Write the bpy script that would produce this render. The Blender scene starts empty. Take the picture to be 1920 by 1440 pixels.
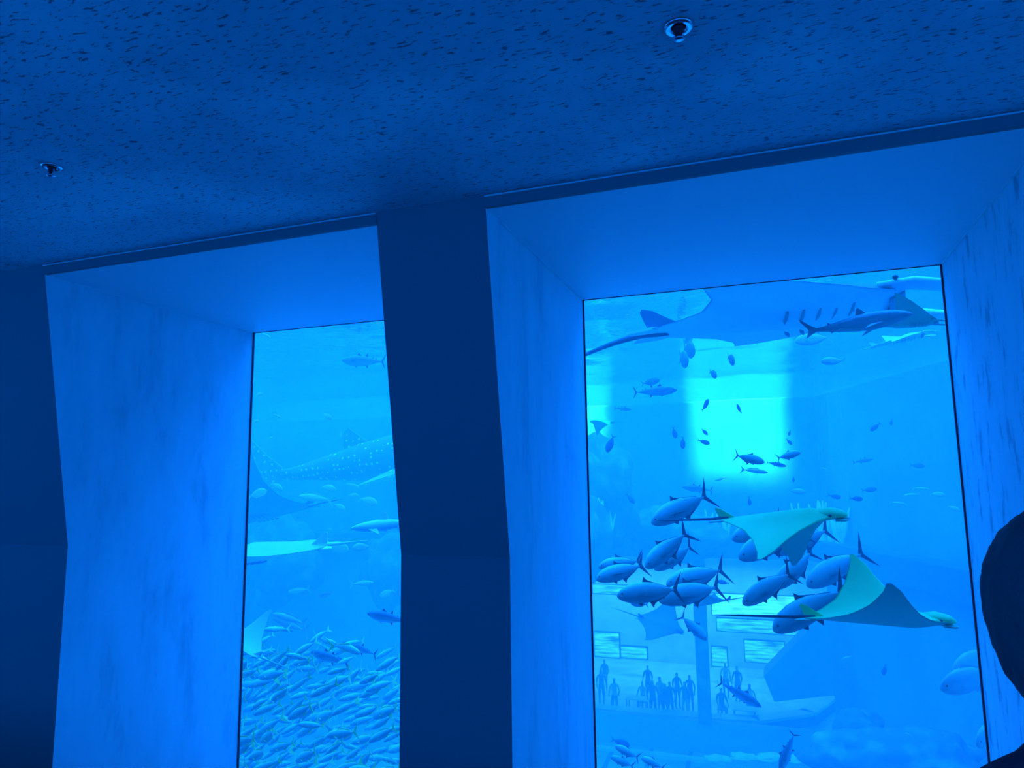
import bpy, bmesh, math, random
import numpy as np
from mathutils import Vector, Matrix, noise

random.seed(7)
scene = bpy.context.scene
COL = scene.collection

# ------------------------------------------------------------------ camera
EYE = 1.55                                   # the phone is held at head height
YAW, PITCH, ROLL, FPX = 0.344, 0.1348, -0.0127, 1327.9


def cam_basis():
    cy, sy, cp, sp = math.cos(YAW), math.sin(YAW), math.cos(PITCH), math.sin(PITCH)
    fwd = Vector((-sy * cp, cy * cp, sp))
    right = Vector((cy, sy, 0))
    up = right.cross(fwd)
    cr, sr = math.cos(ROLL), math.sin(ROLL)
    return cr * right + sr * up, -sr * right + cr * up, fwd


CR, CU, CF = cam_basis()
EYEP = Vector((0, 0, EYE))
cd = bpy.data.cameras.new('camera')
cam = bpy.data.objects.new('camera', cd)
COL.objects.link(cam)
cd.sensor_width = 36.0
cd.lens = FPX / 1920 * 36.0
cd.clip_start, cd.clip_end = 0.05, 300
cam.matrix_world = Matrix(((CR.x, CU.x, -CF.x, 0), (CR.y, CU.y, -CF.y, 0), (CR.z, CU.z, -CF.z, EYE), (0, 0, 0, 1)))
scene.camera = cam

# ------------------------------------------------------------------ light
scene.view_settings.view_transform = 'Standard'
scene.view_settings.look = 'None'
scene.view_settings.exposure = 0.0
scene.view_settings.gamma = 1.0
scene.view_settings.use_curve_mapping = False
scene.cycles.use_denoising = True
scene.cycles.max_bounces = 4
scene.cycles.diffuse_bounces = 2
scene.cycles.glossy_bounces = 2
scene.cycles.transparent_max_bounces = 8
scene.cycles.volume_bounces = 2
scene.cycles.adaptive_threshold = 0.1
scene.cycles.sample_clamp_indirect = 6.0
scene.cycles.caustics_reflective = False
scene.cycles.caustics_refractive = False

world = bpy.data.worlds.new('hall_ambience')
scene.world = world
world.use_nodes = True
bg = world.node_tree.nodes['Background']
bg.inputs[0].default_value = (0.0, 0.17, 0.9, 1)
bg.inputs[1].default_value = 3.35


def area_light(name, loc, size, sizey, power, color, rot=(0, 0, 0)):
    l = bpy.data.lights.new(name, 'AREA')
    l.shape = 'RECTANGLE'
    l.size, l.size_y = size, sizey
    l.energy = power
    l.color = color
    o = bpy.data.objects.new(name, l)
    o.location = loc
    o.rotation_euler = rot
    COL.objects.link(o)
    return o


def spot_light(name, loc, target, power, color, deg, blend=0.4, radius=0.3):
    l = bpy.data.lights.new(name, 'SPOT')
    l.energy = power
    l.color = color
    l.spot_size = math.radians(deg)
    l.spot_blend = blend
    l.shadow_soft_size = radius
    o = bpy.data.objects.new(name, l)
    o.location = loc
    d = Vector(target) - Vector(loc)
    o.rotation_euler = d.to_track_quat('-Z', 'Y').to_euler()
    COL.objects.link(o)
    return o


SURF = 5.0        # water level
SEA = (0.005, 0.215, 1.0)
area_light('skylight_over_tank', (-6, 21, 8.2), 40, 29, 37500, SEA)
# lamps hung over the far end of the tank, washing its wall
for lx, lw, lp in ((-1.2, 3.7, 3600), (-7.9, 1.3, 1400)):
    l = area_light('tank_lamp', (lx, 28.6, 7.4), lw, 3.0, lp, SEA, (Vector((0, 4.4, -3.7))).to_track_quat('-Z', 'Y').to_euler())
    l.data.spread = math.radians(14)
# fill light added in the far room so that its people stand out
area_light('far_room_fill', (-6, 42.0, -3.6), 14, 3, 1500, (0.03, 0.36, 1.0))



# ------------------------------------------------------------------ helpers
def P(px, py, y):
    """the point of the plane at depth y that the photograph shows at this pixel"""
    d = CF + CR * ((px - 960) / FPX) + CU * ((720 - py) / FPX)
    return EYEP + d * (y / d.y)


def finish(name, bm_or_data, mats, parent=None, smooth=False, kind=None, label=None, cat=None, group=None):
    if isinstance(bm_or_data, bmesh.types.BMesh):
        me = bpy.data.meshes.new(name)
        bm_or_data.to_mesh(me)
        bm_or_data.free()
    else:
        me = bm_or_data
    if not isinstance(mats, (list, tuple)):
        mats = [mats]
    if not me.materials:
        for m in mats:
            me.materials.append(m)
    if smooth:
        for p in me.polygons:
            p.use_smooth = True
    o = bpy.data.objects.new(name, me)
    COL.objects.link(o)
    if parent:
        o.parent = parent
    if kind:
        o['kind'] = kind
    if label:
        o['label'] = label
    if cat:
        o['category'] = cat
    if group:
        o['group'] = group
    return o


def empty(name, loc, label=None, cat=None, group=None, kind=None):
    o = bpy.data.objects.new(name, None)
    o.location = loc
    COL.objects.link(o)
    for k, v in (('label', label), ('category', cat), ('group', group), ('kind', kind)):
        if v:
            o[k] = v
    return o


def box(bm, x0, x1, y0, y1, z0, z1):
    vs = [bm.verts.new((x, y, z)) for z in (z0, z1) for y in (y0, y1) for x in (x0, x1)]
    for f in ((0, 2, 3, 1), (4, 5, 7, 6), (0, 1, 5, 4), (2, 6, 7, 3), (0, 4, 6, 2), (1, 3, 7, 5)):
        bm.faces.new([vs[i] for i in f])
    return vs


def newbox(*a):
    bm = bmesh.new()
    box(bm, *a)
    return bm


def prism(poly, axis, a0, a1):
    """extrude a polygon of 2d points along an axis (0 = x, 1 = y, 2 = z)"""
    bm = bmesh.new()

    def v(p, a):
        c = [p[0], p[1]]
        c.insert(axis, a)
        return bm.verts.new(c)
    A = [v(p, a0) for p in poly]
    B = [v(p, a1) for p in poly]
    n = len(poly)
    bm.faces.new(A)
    bm.faces.new(list(reversed(B)))
    for i in range(n):
        j = (i + 1) % n
        bm.faces.new((A[i], B[i], B[j], A[j]))
    bmesh.ops.recalc_face_normals(bm, faces=bm.faces)
    return bm


# ------------------------------------------------------------------ materials
def mat(name, color, rough=0.7, spec=0.3, bump=None, vary=None):
    m = bpy.data.materials.new(name)
    m.use_nodes = True
    nt = m.node_tree
    b = nt.nodes['Principled BSDF']
    b.inputs['Base Color'].default_value = (*color, 1)
    b.inputs['Roughness'].default_value = rough
    b.inputs['Specular IOR Level'].default_value = spec
    tc = nt.nodes.new('ShaderNodeTexCoord')
    if vary:
        scale, c2, lo, hi = vary
        n = nt.nodes.new('ShaderNodeTexNoise')
        n.inputs['Scale'].default_value = scale
        n.inputs['Detail'].default_value = 5
        r = nt.nodes.new('ShaderNodeValToRGB')
        r.color_ramp.elements[0].position, r.color_ramp.elements[1].position = lo, hi
        r.color_ramp.elements[0].color = (*color, 1)
        r.color_ramp.elements[1].color = (*c2, 1)
        nt.links.new(tc.outputs['Object'], n.inputs['Vector'])
        nt.links.new(n.outputs['Fac'], r.inputs['Fac'])
        nt.links.new(r.outputs['Color'], b.inputs['Base Color'])
    if bump:
        scale, strength = bump
        n = nt.nodes.new('ShaderNodeTexNoise')
        n.inputs['Scale'].default_value = scale
        n.inputs['Detail'].default_value = 6
        bp = nt.nodes.new('ShaderNodeBump')
        bp.inputs['Strength'].default_value = strength
        bp.inputs['Distance'].default_value = 0.02
        nt.links.new(tc.outputs['Object'], n.inputs['Vector'])
        nt.links.new(n.outputs['Fac'], bp.inputs['Height'])
        nt.links.new(bp.outputs['Normal'], b.inputs['Normal'])
    return m


M = {}
M['plaster'] = mat('painted_plaster', (0.88, 0.90, 0.92), 0.5, 0.4)
M['pillar'] = mat('shaded_wall_paint', (0.165, 0.19, 0.215), 0.6)  # shade of the unlit wall fronts put into the colour
M['floor'] = mat('dark_carpet', (0.10, 0.11, 0.13), 0.9, 0.1)
M['metal'] = mat('aluminium_trim', (0.75, 0.78, 0.8), 0.3, 0.6)
M['seal'] = mat('black_sealant', (0.04, 0.05, 0.07), 0.5)
M['chrome'] = mat('chrome', (0.85, 0.87, 0.9), 0.15, 0.8)
M['chrome'].node_tree.nodes['Principled BSDF'].inputs['Metallic'].default_value = 1.0
M['black'] = mat('matte_black', (0.02, 0.02, 0.03), 0.6)
M['concrete'] = mat('tank_wall', (0.34, 0.42, 0.45), 0.9, vary=(0.35, (0.5, 0.55, 0.5), 0.4, 0.65))
M['tank_dark'] = mat('dark_tank_beam', (0.10, 0.13, 0.18), 0.8)
M['ledge'] = mat('pale_ledge', (0.85, 0.88, 0.85), 0.8, vary=(1.2, (0.62, 0.67, 0.66), 0.4, 0.7))
M['rock'] = mat('reef_rock', (0.16, 0.19, 0.2), 0.95, 0.1, bump=(3.0, 0.8), vary=(1.3, (0.42, 0.46, 0.42), 0.5, 0.75))
M['sand'] = mat('sand_bed', (0.55, 0.56, 0.48), 0.95, 0.1, vary=(0.8, (0.35, 0.37, 0.33), 0.4, 0.7))
M['coral'] = mat('pale_coral', (0.85, 0.85, 0.75), 0.8)
M['skin'] = mat('skin', (0.5, 0.33, 0.25), 0.55)
M['hair'] = mat('dark_hair', (0.10, 0.10, 0.11), 0.7, 0.15, bump=(40, 0.3))
M['shirt'] = mat('dark_shirt', (0.06, 0.06, 0.08), 0.9)
M['trousers'] = mat('dark_trousers', (0.03, 0.03, 0.04), 0.9)


def N(nt, t, **kw):
    n = nt.nodes.new(t)
    for k, v in kw.items():
        if k in n.inputs:
            n.inputs[k].default_value = v
        else:
            setattr(n, k, v)
    return n


def ramp(nt, stops):
    r = nt.nodes.new('ShaderNodeValToRGB')
    e = r.color_ramp.elements
    while len(e) < len(stops):
        e.new(0.5)
    for el, (p, c) in zip(e, stops):
        el.position = p
        el.color = (*c, 1)
    return r


# mineral-wool board: short dark fissures, a faint random patchiness
cm = mat('mineral_ceiling_board', (0.75, 0.78, 0.8), 0.85, 0.15)
nt = cm.node_tree
b = nt.nodes['Principled BSDF']
tc = N(nt, 'ShaderNodeTexCoord')
mp = N(nt, 'ShaderNodeMapping')
mp.inputs['Scale'].default_value = (24, 80, 1)
mp.inputs['Rotation'].default_value = (0, 0, 0.06)
wob = N(nt, 'ShaderNodeTexNoise', Scale=9.0, Detail=2.0)
wadd = N(nt, 'ShaderNodeVectorMath', operation='MULTIPLY_ADD')
wadd.inputs[1].default_value = (0.05, 0.03, 0)
n1 = N(nt, 'ShaderNodeTexNoise', Scale=1.0, Detail=2.0, Roughness=0.6)
fis = ramp(nt, [(0.34, (0.30, 0.32, 0.34)), (0.41, (1, 1, 1))])
n2 = N(nt, 'ShaderNodeTexNoise', Scale=1.1, Detail=5.0)
pat = ramp(nt, [(0.44, (0.70, 0.73, 0.76)), (0.68, (0.97, 0.98, 0.98))])
mul = N(nt, 'ShaderNodeMixRGB', blend_type='MULTIPLY')
mul.inputs[0].default_value = 1.0
L = nt.links.new
L(tc.outputs['Object'], wob.inputs['Vector'])
L(wob.outputs['Color'], wadd.inputs[0])
L(tc.outputs['Object'], wadd.inputs[2])
L(wadd.outputs[0], mp.inputs['Vector'])
L(mp.outputs[0], n1.inputs['Vector'])
L(n1.outputs['Fac'], fis.inputs[0])
L(tc.outputs['Object'], n2.inputs['Vector'])
L(n2.outputs['Fac'], pat.inputs[0])
L(pat.outputs[0], mul.inputs[1])
L(fis.outputs[0], mul.inputs[2])
L(mul.outputs[0], b.inputs['Base Color'])
bp = N(nt, 'ShaderNodeBump', Strength=0.6, Distance=0.01)
L(fis.outputs[0], bp.inputs['Height'])
L(bp.outputs[0], b.inputs['Normal'])
M['ceiling'] = cm

# reveals: gloss paint with runs of old moisture
def reveal_paint(name, scale, stops):
    m = mat(name, (0.6, 0.64, 0.66), 0.45, 0.5)
    nt = m.node_tree
    b = nt.nodes['Principled BSDF']
    tc = N(nt, 'ShaderNodeTexCoord')
    mp = N(nt, 'ShaderNodeMapping')
    mp.inputs['Scale'].default_value = scale
    n1 = N(nt, 'ShaderNodeTexNoise', Scale=1.0, Detail=5.0, Roughness=0.65)
    st = ramp(nt, stops)
    nt.links.new(tc.outputs['Object'], mp.inputs['Vector'])
    nt.links.new(mp.outputs[0], n1.inputs['Vector'])
    nt.links.new(n1.outputs['Fac'], st.inputs[0])
    nt.links.new(st.outputs[0], b.inputs['Base Color'])
    return m


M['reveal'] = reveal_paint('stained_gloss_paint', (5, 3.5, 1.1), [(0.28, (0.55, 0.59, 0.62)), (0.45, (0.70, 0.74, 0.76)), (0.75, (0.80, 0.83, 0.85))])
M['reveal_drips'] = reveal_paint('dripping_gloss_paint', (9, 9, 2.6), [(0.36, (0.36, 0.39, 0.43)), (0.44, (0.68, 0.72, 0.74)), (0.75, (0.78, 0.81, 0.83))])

# water: a homogeneous medium that scatters and absorbs
wm = bpy.data.materials.new('sea_water')
wm.use_nodes = True
nt = wm.node_tree
nt.nodes.remove(nt.nodes['Principled BSDF'])
sc_ = N(nt, 'ShaderNodeVolumeScatter', Color=(0.25, 0.85, 0.95, 1), Density=0.033, Anisotropy=0.1)
ab = N(nt, 'ShaderNodeVolumeAbsorption', Color=(0.0, 0.75, 0.95, 1), Density=0.02)
ad = N(nt, 'ShaderNodeAddShader')
nt.links.new(sc_.outputs[0], ad.inputs[0])
nt.links.new(ab.outputs[0], ad.inputs[1])
nt.links.new(ad.outputs[0], nt.nodes['Material Output'].inputs['Volume'])
M['water'] = wm

# the rippled water level: mirrors at the flat angles it is seen under, lets the daylight through
sm = bpy.data.materials.new('rippled_water_level')
sm.use_nodes = True
nt = sm.node_tree
L = nt.links.new
nt.nodes.remove(nt.nodes['Principled BSDF'])
tr = N(nt, 'ShaderNodeBsdfTransparent', Color=(0.95, 0.97, 1, 1))
gl = N(nt, 'ShaderNodeBsdfGlossy', Roughness=0.08, Color=(0.95, 0.97, 1, 1))
mx = N(nt, 'ShaderNodeMixShader')
lw = N(nt, 'ShaderNodeLayerWeight', Blend=0.5)
lr = ramp(nt, [(0.25, (.06, .06, .06)), (0.60, (1, 1, 1))])
L(lw.outputs['Facing'], lr.inputs[0])
L(lr.outputs[0], mx.inputs[0])
tc = N(nt, 'ShaderNodeTexCoord')
n1 = N(nt, 'ShaderNodeTexNoise', Scale=1.6, Detail=4.0)
bp = N(nt, 'ShaderNodeBump', Strength=0.35, Distance=0.08)
L(tc.outputs['Object'], n1.inputs['Vector'])
L(n1.outputs['Fac'], bp.inputs['Height'])
L(bp.outputs[0], gl.inputs['Normal'])
L(tr.outputs[0], mx.inputs[1])
L(gl.outputs[0], mx.inputs[2])
L(mx.outputs[0], nt.nodes['Material Output'].inputs['Surface'])
M['surface'] = sm

am = bpy.data.materials.new('clear_acrylic')
am.use_nodes = True
nt = am.node_tree
nt.nodes.remove(nt.nodes['Principled BSDF'])
tr = N(nt, 'ShaderNodeBsdfTransparent', Color=(0.94, 0.97, 0.985, 1))
nt.links.new(tr.outputs[0], nt.nodes['Material Output'].inputs['Surface'])
M['acrylic'] = am


def glow(name, color, strength):
    m = bpy.data.materials.new(name)
    m.use_nodes = True
    nt = m.node_tree
    nt.nodes.remove(nt.nodes['Principled BSDF'])
    e = N(nt, 'ShaderNodeEmission', Color=(*color, 1), Strength=strength)
    nt.links.new(e.outputs[0], nt.nodes['Material Output'].inputs['Surface'])
    return m


M['band_glow'] = glow('glow_box', (0.02, 0.40, 1.0), 2.2)
M['band_glow_strong'] = glow('strong_glow_box', (0.03, 0.45, 1.0), 5.0)
for m_, lo, hi in ((M['band_glow'], 0.5, 4.5), (M['band_glow_strong'], 2.5, 7.0)):      # streaks of rippled light put into the glow
    nt = m_.node_tree
    tc = N(nt, 'ShaderNodeTexCoord')
    mp = N(nt, 'ShaderNodeMapping')
    mp.inputs['Scale'].default_value = (.7, 1, 7)
    n1 = N(nt, 'ShaderNodeTexNoise', Scale=1.0, Detail=3.0)
    mr = N(nt, 'ShaderNodeMapRange')
    for k_, v_ in (('From Min', .35), ('From Max', .65), ('To Min', lo), ('To Max', hi)):
        mr.inputs[k_].default_value = v_
    nt.links.new(tc.outputs['Object'], mp.inputs[0])
    nt.links.new(mp.outputs[0], n1.inputs['Vector'])
    nt.links.new(n1.outputs['Fac'], mr.inputs['Value'])
    em = [n for n in nt.nodes if n.type == 'EMISSION'][0]
    nt.links.new(mr.outputs[0], em.inputs['Strength'])


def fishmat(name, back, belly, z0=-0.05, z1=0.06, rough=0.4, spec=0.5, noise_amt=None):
    """back and belly tones, blended over the height of the body; some hold top light"""
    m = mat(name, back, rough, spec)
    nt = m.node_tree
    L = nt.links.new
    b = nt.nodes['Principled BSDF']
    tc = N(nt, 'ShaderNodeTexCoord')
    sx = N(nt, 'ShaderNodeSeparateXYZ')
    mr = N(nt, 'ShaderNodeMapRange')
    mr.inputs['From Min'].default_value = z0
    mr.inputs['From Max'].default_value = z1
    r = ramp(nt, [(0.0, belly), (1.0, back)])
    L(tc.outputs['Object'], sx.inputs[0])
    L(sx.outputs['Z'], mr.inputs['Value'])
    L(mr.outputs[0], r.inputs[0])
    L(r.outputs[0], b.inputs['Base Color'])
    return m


M['trev'] = fishmat('top_lit_silver_skin', (0.55, 0.72, 0.60), (0.18, 0.25, 0.24), -0.05, 0.13, 0.35, 0.6)  # top light put into the colour: paler back, darker belly
M['trev_fin'] = mat('dark_fin', (0.05, 0.07, 0.09), 0.6)
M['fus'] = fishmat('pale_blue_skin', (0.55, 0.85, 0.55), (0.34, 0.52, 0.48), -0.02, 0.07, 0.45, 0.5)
M['fus_fin'] = mat('yellow_tail', (0.85, 0.95, 0.25), 0.6)
M['tuna'] = fishmat('dark_tuna_skin', (0.12, 0.17, 0.2), (0.45, 0.5, 0.5), -0.06, 0.03, 0.4, 0.5)
M['pale'] = fishmat('pale_fish_skin', (0.55, 0.6, 0.55), (0.7, 0.75, 0.7), -0.06, 0.06, 0.5, 0.4)
M['reef'] = mat('dark_reef_fish_skin', (0.14, 0.18, 0.22), 0.6)
M['eye'] = mat('fish_eye', (0.01, 0.01, 0.02), 0.15, 0.8)
M['ray_top'] = mat('olive_ray_back', (0.2, 0.86, 0.27), 0.6, 0.3, vary=(3.0, (0.17, 0.76, 0.24), 0.4, 0.7))
M['ray_bot'] = mat('grey_ray_belly', (0.2, 0.5, 0.34), 0.65, 0.2)
M['manta_top'] = mat('dark_manta_back', (0.10, 0.14, 0.17), 0.6, 0.3)
M['manta_bot'] = mat('pale_manta_belly', (0.88, 0.92, 0.9), 0.6, 0.2, vary=(2.0, (0.78, 0.83, 0.82), 0.45, 0.7))
M['manta_mark'] = mat('manta_gill_mark', (0.35, 0.4, 0.42), 0.8)
M['pale_top'] = mat('pale_ray_back', (0.6, 0.66, 0.55), 0.6)
M['shark'] = fishmat('grey_shark_skin', (0.10, 0.13, 0.15), (0.3, 0.34, 0.35), -0.04, 0.03)
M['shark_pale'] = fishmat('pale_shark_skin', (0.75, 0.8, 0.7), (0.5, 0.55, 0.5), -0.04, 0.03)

# whale shark: dark back with rows of pale dots
wsm = fishmat('spotted_shark_skin', (0.22, 0.26, 0.3), (0.5, 0.55, 0.55), -0.075, -0.045, 0.6, 0.3)
nt = wsm.node_tree
L = nt.links.new
b = nt.nodes['Principled BSDF']
old = b.inputs['Base Color'].links[0].from_socket
tc = N(nt, 'ShaderNodeTexCoord')
mp = N(nt, 'ShaderNodeMapping')
mp.inputs['Scale'].default_value = (44, 0, 50)
vo = N(nt, 'ShaderNodeTexVoronoi', Scale=1.0, Randomness=0.35)
rp = ramp(nt, [(0.17, (1, 1, 1)), (0.24, (0, 0, 0))])
mxr = N(nt, 'ShaderNodeMixRGB')
mxr.inputs[2].default_value = (0.95, 0.98, 0.95, 1)
L(tc.outputs['Object'], mp.inputs[0])
L(mp.outputs[0], vo.inputs['Vector'])
L(vo.outputs['Distance'], rp.inputs[0])
L(rp.outputs[0], mxr.inputs[0])
L(old, mxr.inputs[1])
L(mxr.outputs[0], b.inputs['Base Color'])
M['whale'] = wsm

# ------------------------------------------------------------------ the hall
PANE = 6.0
FR, KN, KZ = 3.67, 4.027, -0.4536 + EYE      # wall front at the ceiling, at the kink, kink height
TOP = 1.577 + EYE                            # soffit of the openings
CEIL = TOP + 0.075
A0, B0, C0, PW = -1.4695, 1.3202, -5.0439, 0.7241
LOW = -1.3                                   # lower tier of the hall
prof = [(PANE + 0.02, CEIL), (FR, CEIL), (KN, KZ), (KN, LOW - .1), (PANE + 0.02, LOW - .1)]


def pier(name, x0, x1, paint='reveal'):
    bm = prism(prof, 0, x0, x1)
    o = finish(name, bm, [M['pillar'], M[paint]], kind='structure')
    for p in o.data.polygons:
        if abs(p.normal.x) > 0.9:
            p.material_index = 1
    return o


finish('floor', newbox(-14, 9, -6, 2.0, LOW - .1, 0.0), M['floor'], kind='structure')
finish('floor_lower', newbox(-14, 9, 2.0, PANE + .02, LOW - .2, LOW), M['floor'], kind='structure')
finish('ceiling', newbox(-14, 9, -6, PANE - .1, CEIL, CEIL + 0.2), M['ceiling'], kind='structure')
BAYW = B0 - A0
pier('wall_pier', A0 - PW, A0)
pier('wall_pier', -14, C0)
pier('wall_pier', B0, B0 + PW, 'reveal_drips')
pier('wall_pier', B0 + PW + BAYW, 9)
for x0, x1 in ((C0, A0 - PW), (A0, B0), (B0 + PW, B0 + PW + BAYW)):
    finish('wall_header', newbox(x0, x1, FR + .03, PANE + .02, TOP, CEIL), M['plaster'], kind='structure')
for i, (x0, x1) in enumerate(((C0, A0 - PW), (A0, B0), (B0 + PW, B0 + PW + BAYW))):
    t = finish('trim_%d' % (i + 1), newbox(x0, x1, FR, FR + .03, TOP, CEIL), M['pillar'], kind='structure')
    finish('edge_bead', newbox(x0, x1, FR - .012, FR, CEIL - .016, CEIL - .008), M['metal'], t)
    wdw = finish('window_%d' % (i + 1), newbox(x0, x1, PANE + .005, PANE + .025, LOW, TOP), M['acrylic'], kind='structure')
    for xx, sgn in ((x0, 1), (x1, -1)):
        bm = newbox(min(xx, xx + sgn * .012), max(xx, xx + sgn * .012), PANE - .014, PANE + .004, LOW, TOP)
        finish('sealant_strip', bm, M['seal'], wdw)
        bm = newbox(min(xx, xx + sgn * .012), max(xx, xx + sgn * .012), FR + .25, PANE - .05, TOP - .012, TOP)
        finish('caulk_bead', bm, M['metal'], wdw)
    finish('sealant_strip', newbox(x0, x1, PANE - .008, PANE + .004, TOP - .005, TOP), M['seal'], wdw)


def lathe(bm, prof, n=20, mi=0, c=(0, 0, 0)):
    rings = []
    for r, z in prof:
        rings.append([bm.verts.new((c[0] + r * math.cos(2 * math.pi * k / n), c[1] + r * math.sin(2 * math.pi * k / n), c[2] + z)) for k in range(n)])
    for A, B in zip(rings, rings[1:]):
        for k in range(n):
            f = bm.faces.new((A[k], A[(k + 1) % n], B[(k + 1) % n], B[k]))
            f.material_index = mi
    for ring, rev in ((rings[0], True), (rings[-1], False)):
        try:
            f = bm.faces.new(list(reversed(ring)) if rev else ring)
            f.material_index = mi
        except ValueError:
            pass
    bmesh.ops.recalc_face_normals(bm, faces=bm.faces)


def PZ(px, py, z):
    """the point at height z that the photograph shows at this pixel"""
    d = CF + CR * ((px - 960) / FPX) + CU * ((720 - py) / FPX)
    return EYEP + d * ((z - EYE) / d.z)


def sprinkler(px, py, label, r=0.055):
    p = PZ(px, py, CEIL)
    e = empty('ceiling_sprinkler', (p.x, p.y, CEIL), label, 'sprinkler', 'sprinklers in the ceiling')
    bm = bmesh.new()
    lathe(bm, [(r, 0), (r, -.006), (r * .82, -.012), (r * .5, -.010), (r * .45, 0)], 28)
    finish('escutcheon', bm, M['chrome'], e, True)
    bm = bmesh.new()
    lathe(bm, [(r * .42, 0.0), (r * .42, -.012), (r * .30, -.016), (r * .30, -.03), (.006, -.034), (.006, -.048)], 18)
    finish('nozzle', bm, M['black'], e, True)
    for s in (-1, 1):
        bm = newbox(s * r * .30 - .003, s * r * .30 + .003, -.004, .004, -.052, -.016)
        finish('frame_arm', bm, M['chrome'], e)
    bm = bmesh.new()
    lathe(bm, [(r * .42, -.050), (r * .42, -.054), (.004, -.056)], 18)
    finish('deflector', bm, M['chrome'], e, True)


sprinkler(1272, 50, 'round chrome sprinkler in the ceiling above the wide tank window')
sprinkler(97, 312, 'small chrome sprinkler in the ceiling near the dark end pier', 0.05)

# ------------------------------------------------------------------ the tank shell
FAR = 33.0
XL = -26.0
ZB = P(1400, 1024, FAR).z                    # the beam above the far viewing window
ZL = P(1118, 1335, FAR).z                    # its ledge
BED = P(1200, 1400, FAR).z
RW = [P(1545, 1024, FAR), PZ(1830, 1088, ZB)]     # the side wall that comes towards the viewer
dirw = (RW[1] - RW[0])
dirw.z = 0
RE = RW[0] + dirw * 2.2
tank_poly = [(XL, PANE + .03), (RE.x + 1, PANE + .03), (RE.x, RE.y), (RW[0].x, FAR), (XL, FAR)]
o = finish('water', prism(tank_poly, 2, BED + .01, SURF - .05), M['water'], kind='structure')
finish('tank_bed', newbox(XL, 20, PANE, FAR + .6, BED - .5, BED), M['sand'], kind='structure')
finish('wall_left', newbox(XL - .5, XL, PANE, FAR, BED - 1, SURF + 3), M['concrete'], kind='structure')
nrm = Vector((-dirw.y, dirw.x, 0)).normalized()
if nrm.x < 0:
    nrm = -nrm
a, c = RW[0].copy(), RE.copy()
rwp = [(a.x, a.y), (c.x, c.y), (c.x + nrm.x * .5, c.y + nrm.y * .5), (a.x + nrm.x * .5, a.y + nrm.y * .5)]
finish('wall_right', prism(rwp, 2, BED - 1, SURF + 3), M['concrete'], kind='structure')
# beam along that wall
rb = [(a.x, a.y), (c.x, c.y), (c.x - nrm.x * .9, c.y - nrm.y * .9), (a.x - nrm.x * .9, a.y - nrm.y * .9)]
finish('trim_4', prism(rb, 2, ZB - .45, ZB + .4), M['tank_dark'], kind='structure')
finish('wall_front', newbox(XL, 20, PANE - .1, PANE + .02, BED - 1, LOW - .1), M['concrete'], kind='structure')
finish('wall_front_upper', newbox(XL, 20, PANE - .1, PANE + .02, CEIL, SURF + 3), M['concrete'], kind='structure')
finish('wall_front_end', newbox(9, 20, PANE - .1, PANE + .02, LOW - .1, CEIL), M['concrete'], kind='structure')
finish('wall_front_side', newbox(XL, -14, PANE - .1, PANE + .02, LOW - .1, CEIL), M['concrete'], kind='structure')

# water level with ripples
nx, ny = 150, 110
me = bpy.data.meshes.new('water_surface')
vs, fs = [], []
for j in range(ny + 1):
    for i in range(nx + 1):
        x = XL + (20 - XL) * i / nx
        y = PANE + .05 + (FAR - PANE - .05) * j / ny
        z = SURF + 0.035 * noise.noise(Vector((x * .9, y * .9, 0))) + .02 * noise.noise(Vector((x * 2.3, y * 2.3, 4)))
        vs.append((x, y, z))
for j in range(ny):
    for i in range(nx):
        k = j * (nx + 1) + i
        fs.append((k, k + 1, k + nx + 2, k + nx + 1))
me.from_pydata(vs, [], fs)
finish('water_surface', me, M['surface'], smooth=True, kind='structure')

# far wall: above the beam, the beam, the window of the viewing room, ledge, wall below
WX1 = RW[0].x
finish('wall_far', newbox(XL, WX1 + .5, FAR, FAR + .5, ZB, SURF + 3), M['concrete'], kind='structure')
finish('trim_5', newbox(XL, WX1 - .4, FAR - .9, FAR + .5, ZB - .45, ZB + .4), M['tank_dark'], kind='structure')
finish('wall_far_lower', newbox(XL, WX1 + 3, FAR + .05, FAR + .5, BED - 1, ZL), M['concrete'], kind='structure')
for px in (1545, 1587):
    p = P(px, 900, FAR)
    if px == 1587:
        p = P(px, 900, FAR - 1.2)
    finish('trim_6', newbox(p.x - .07, p.x + .07, p.y - .12, p.y + .0, ZB + .4, SURF - .1), M['tank_dark'], kind='structure')
# ledge: a kinked kerb at one height
edge = [(900, 1316), (1118, 1330), (1352, 1348), (1425, 1352), (1530, 1337), (1592, 1291), (1655, 1288)]
pts = [PZ(x, y, ZL) for x, y in edge]
for a, c in zip(pts, pts[1:]):
    d = (c - a).normalized()
    n = Vector((-d.y, d.x, 0))
    if n.y < 0:
        n = -n
    poly = [(a.x, a.y), (c.x, c.y), (c.x + n.x * .75, c.y + n.y * .75), (a.x + n.x * .75, a.y + n.y * .75)]
    k = finish('trim_7', prism(poly, 2, ZL - .12, ZL), M['ledge'], kind='structure')
    poly = [(a.x + n.x * .03, a.y + n.y * .03), (c.x + n.x * .03, c.y + n.y * .03), (c.x + n.x * .7, c.y + n.y * .7), (a.x + n.x * .7, a.y + n.y * .7)]
    finish('kerb_face', prism(poly, 2, ZL - .75, ZL - .12), M['tank_dark'], k)
    poly2 = [(a.x + n.x * .3, a.y + n.y * .3), (c.x + n.x * .3, c.y + n.y * .3), (c.x + n.x * .9, c.y + n.y * .9), (a.x + n.x * .9, a.y + n.y * .9)]
    finish('footing', prism(poly2, 2, BED - .2, ZL - .75), M['concrete'], k)
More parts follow.
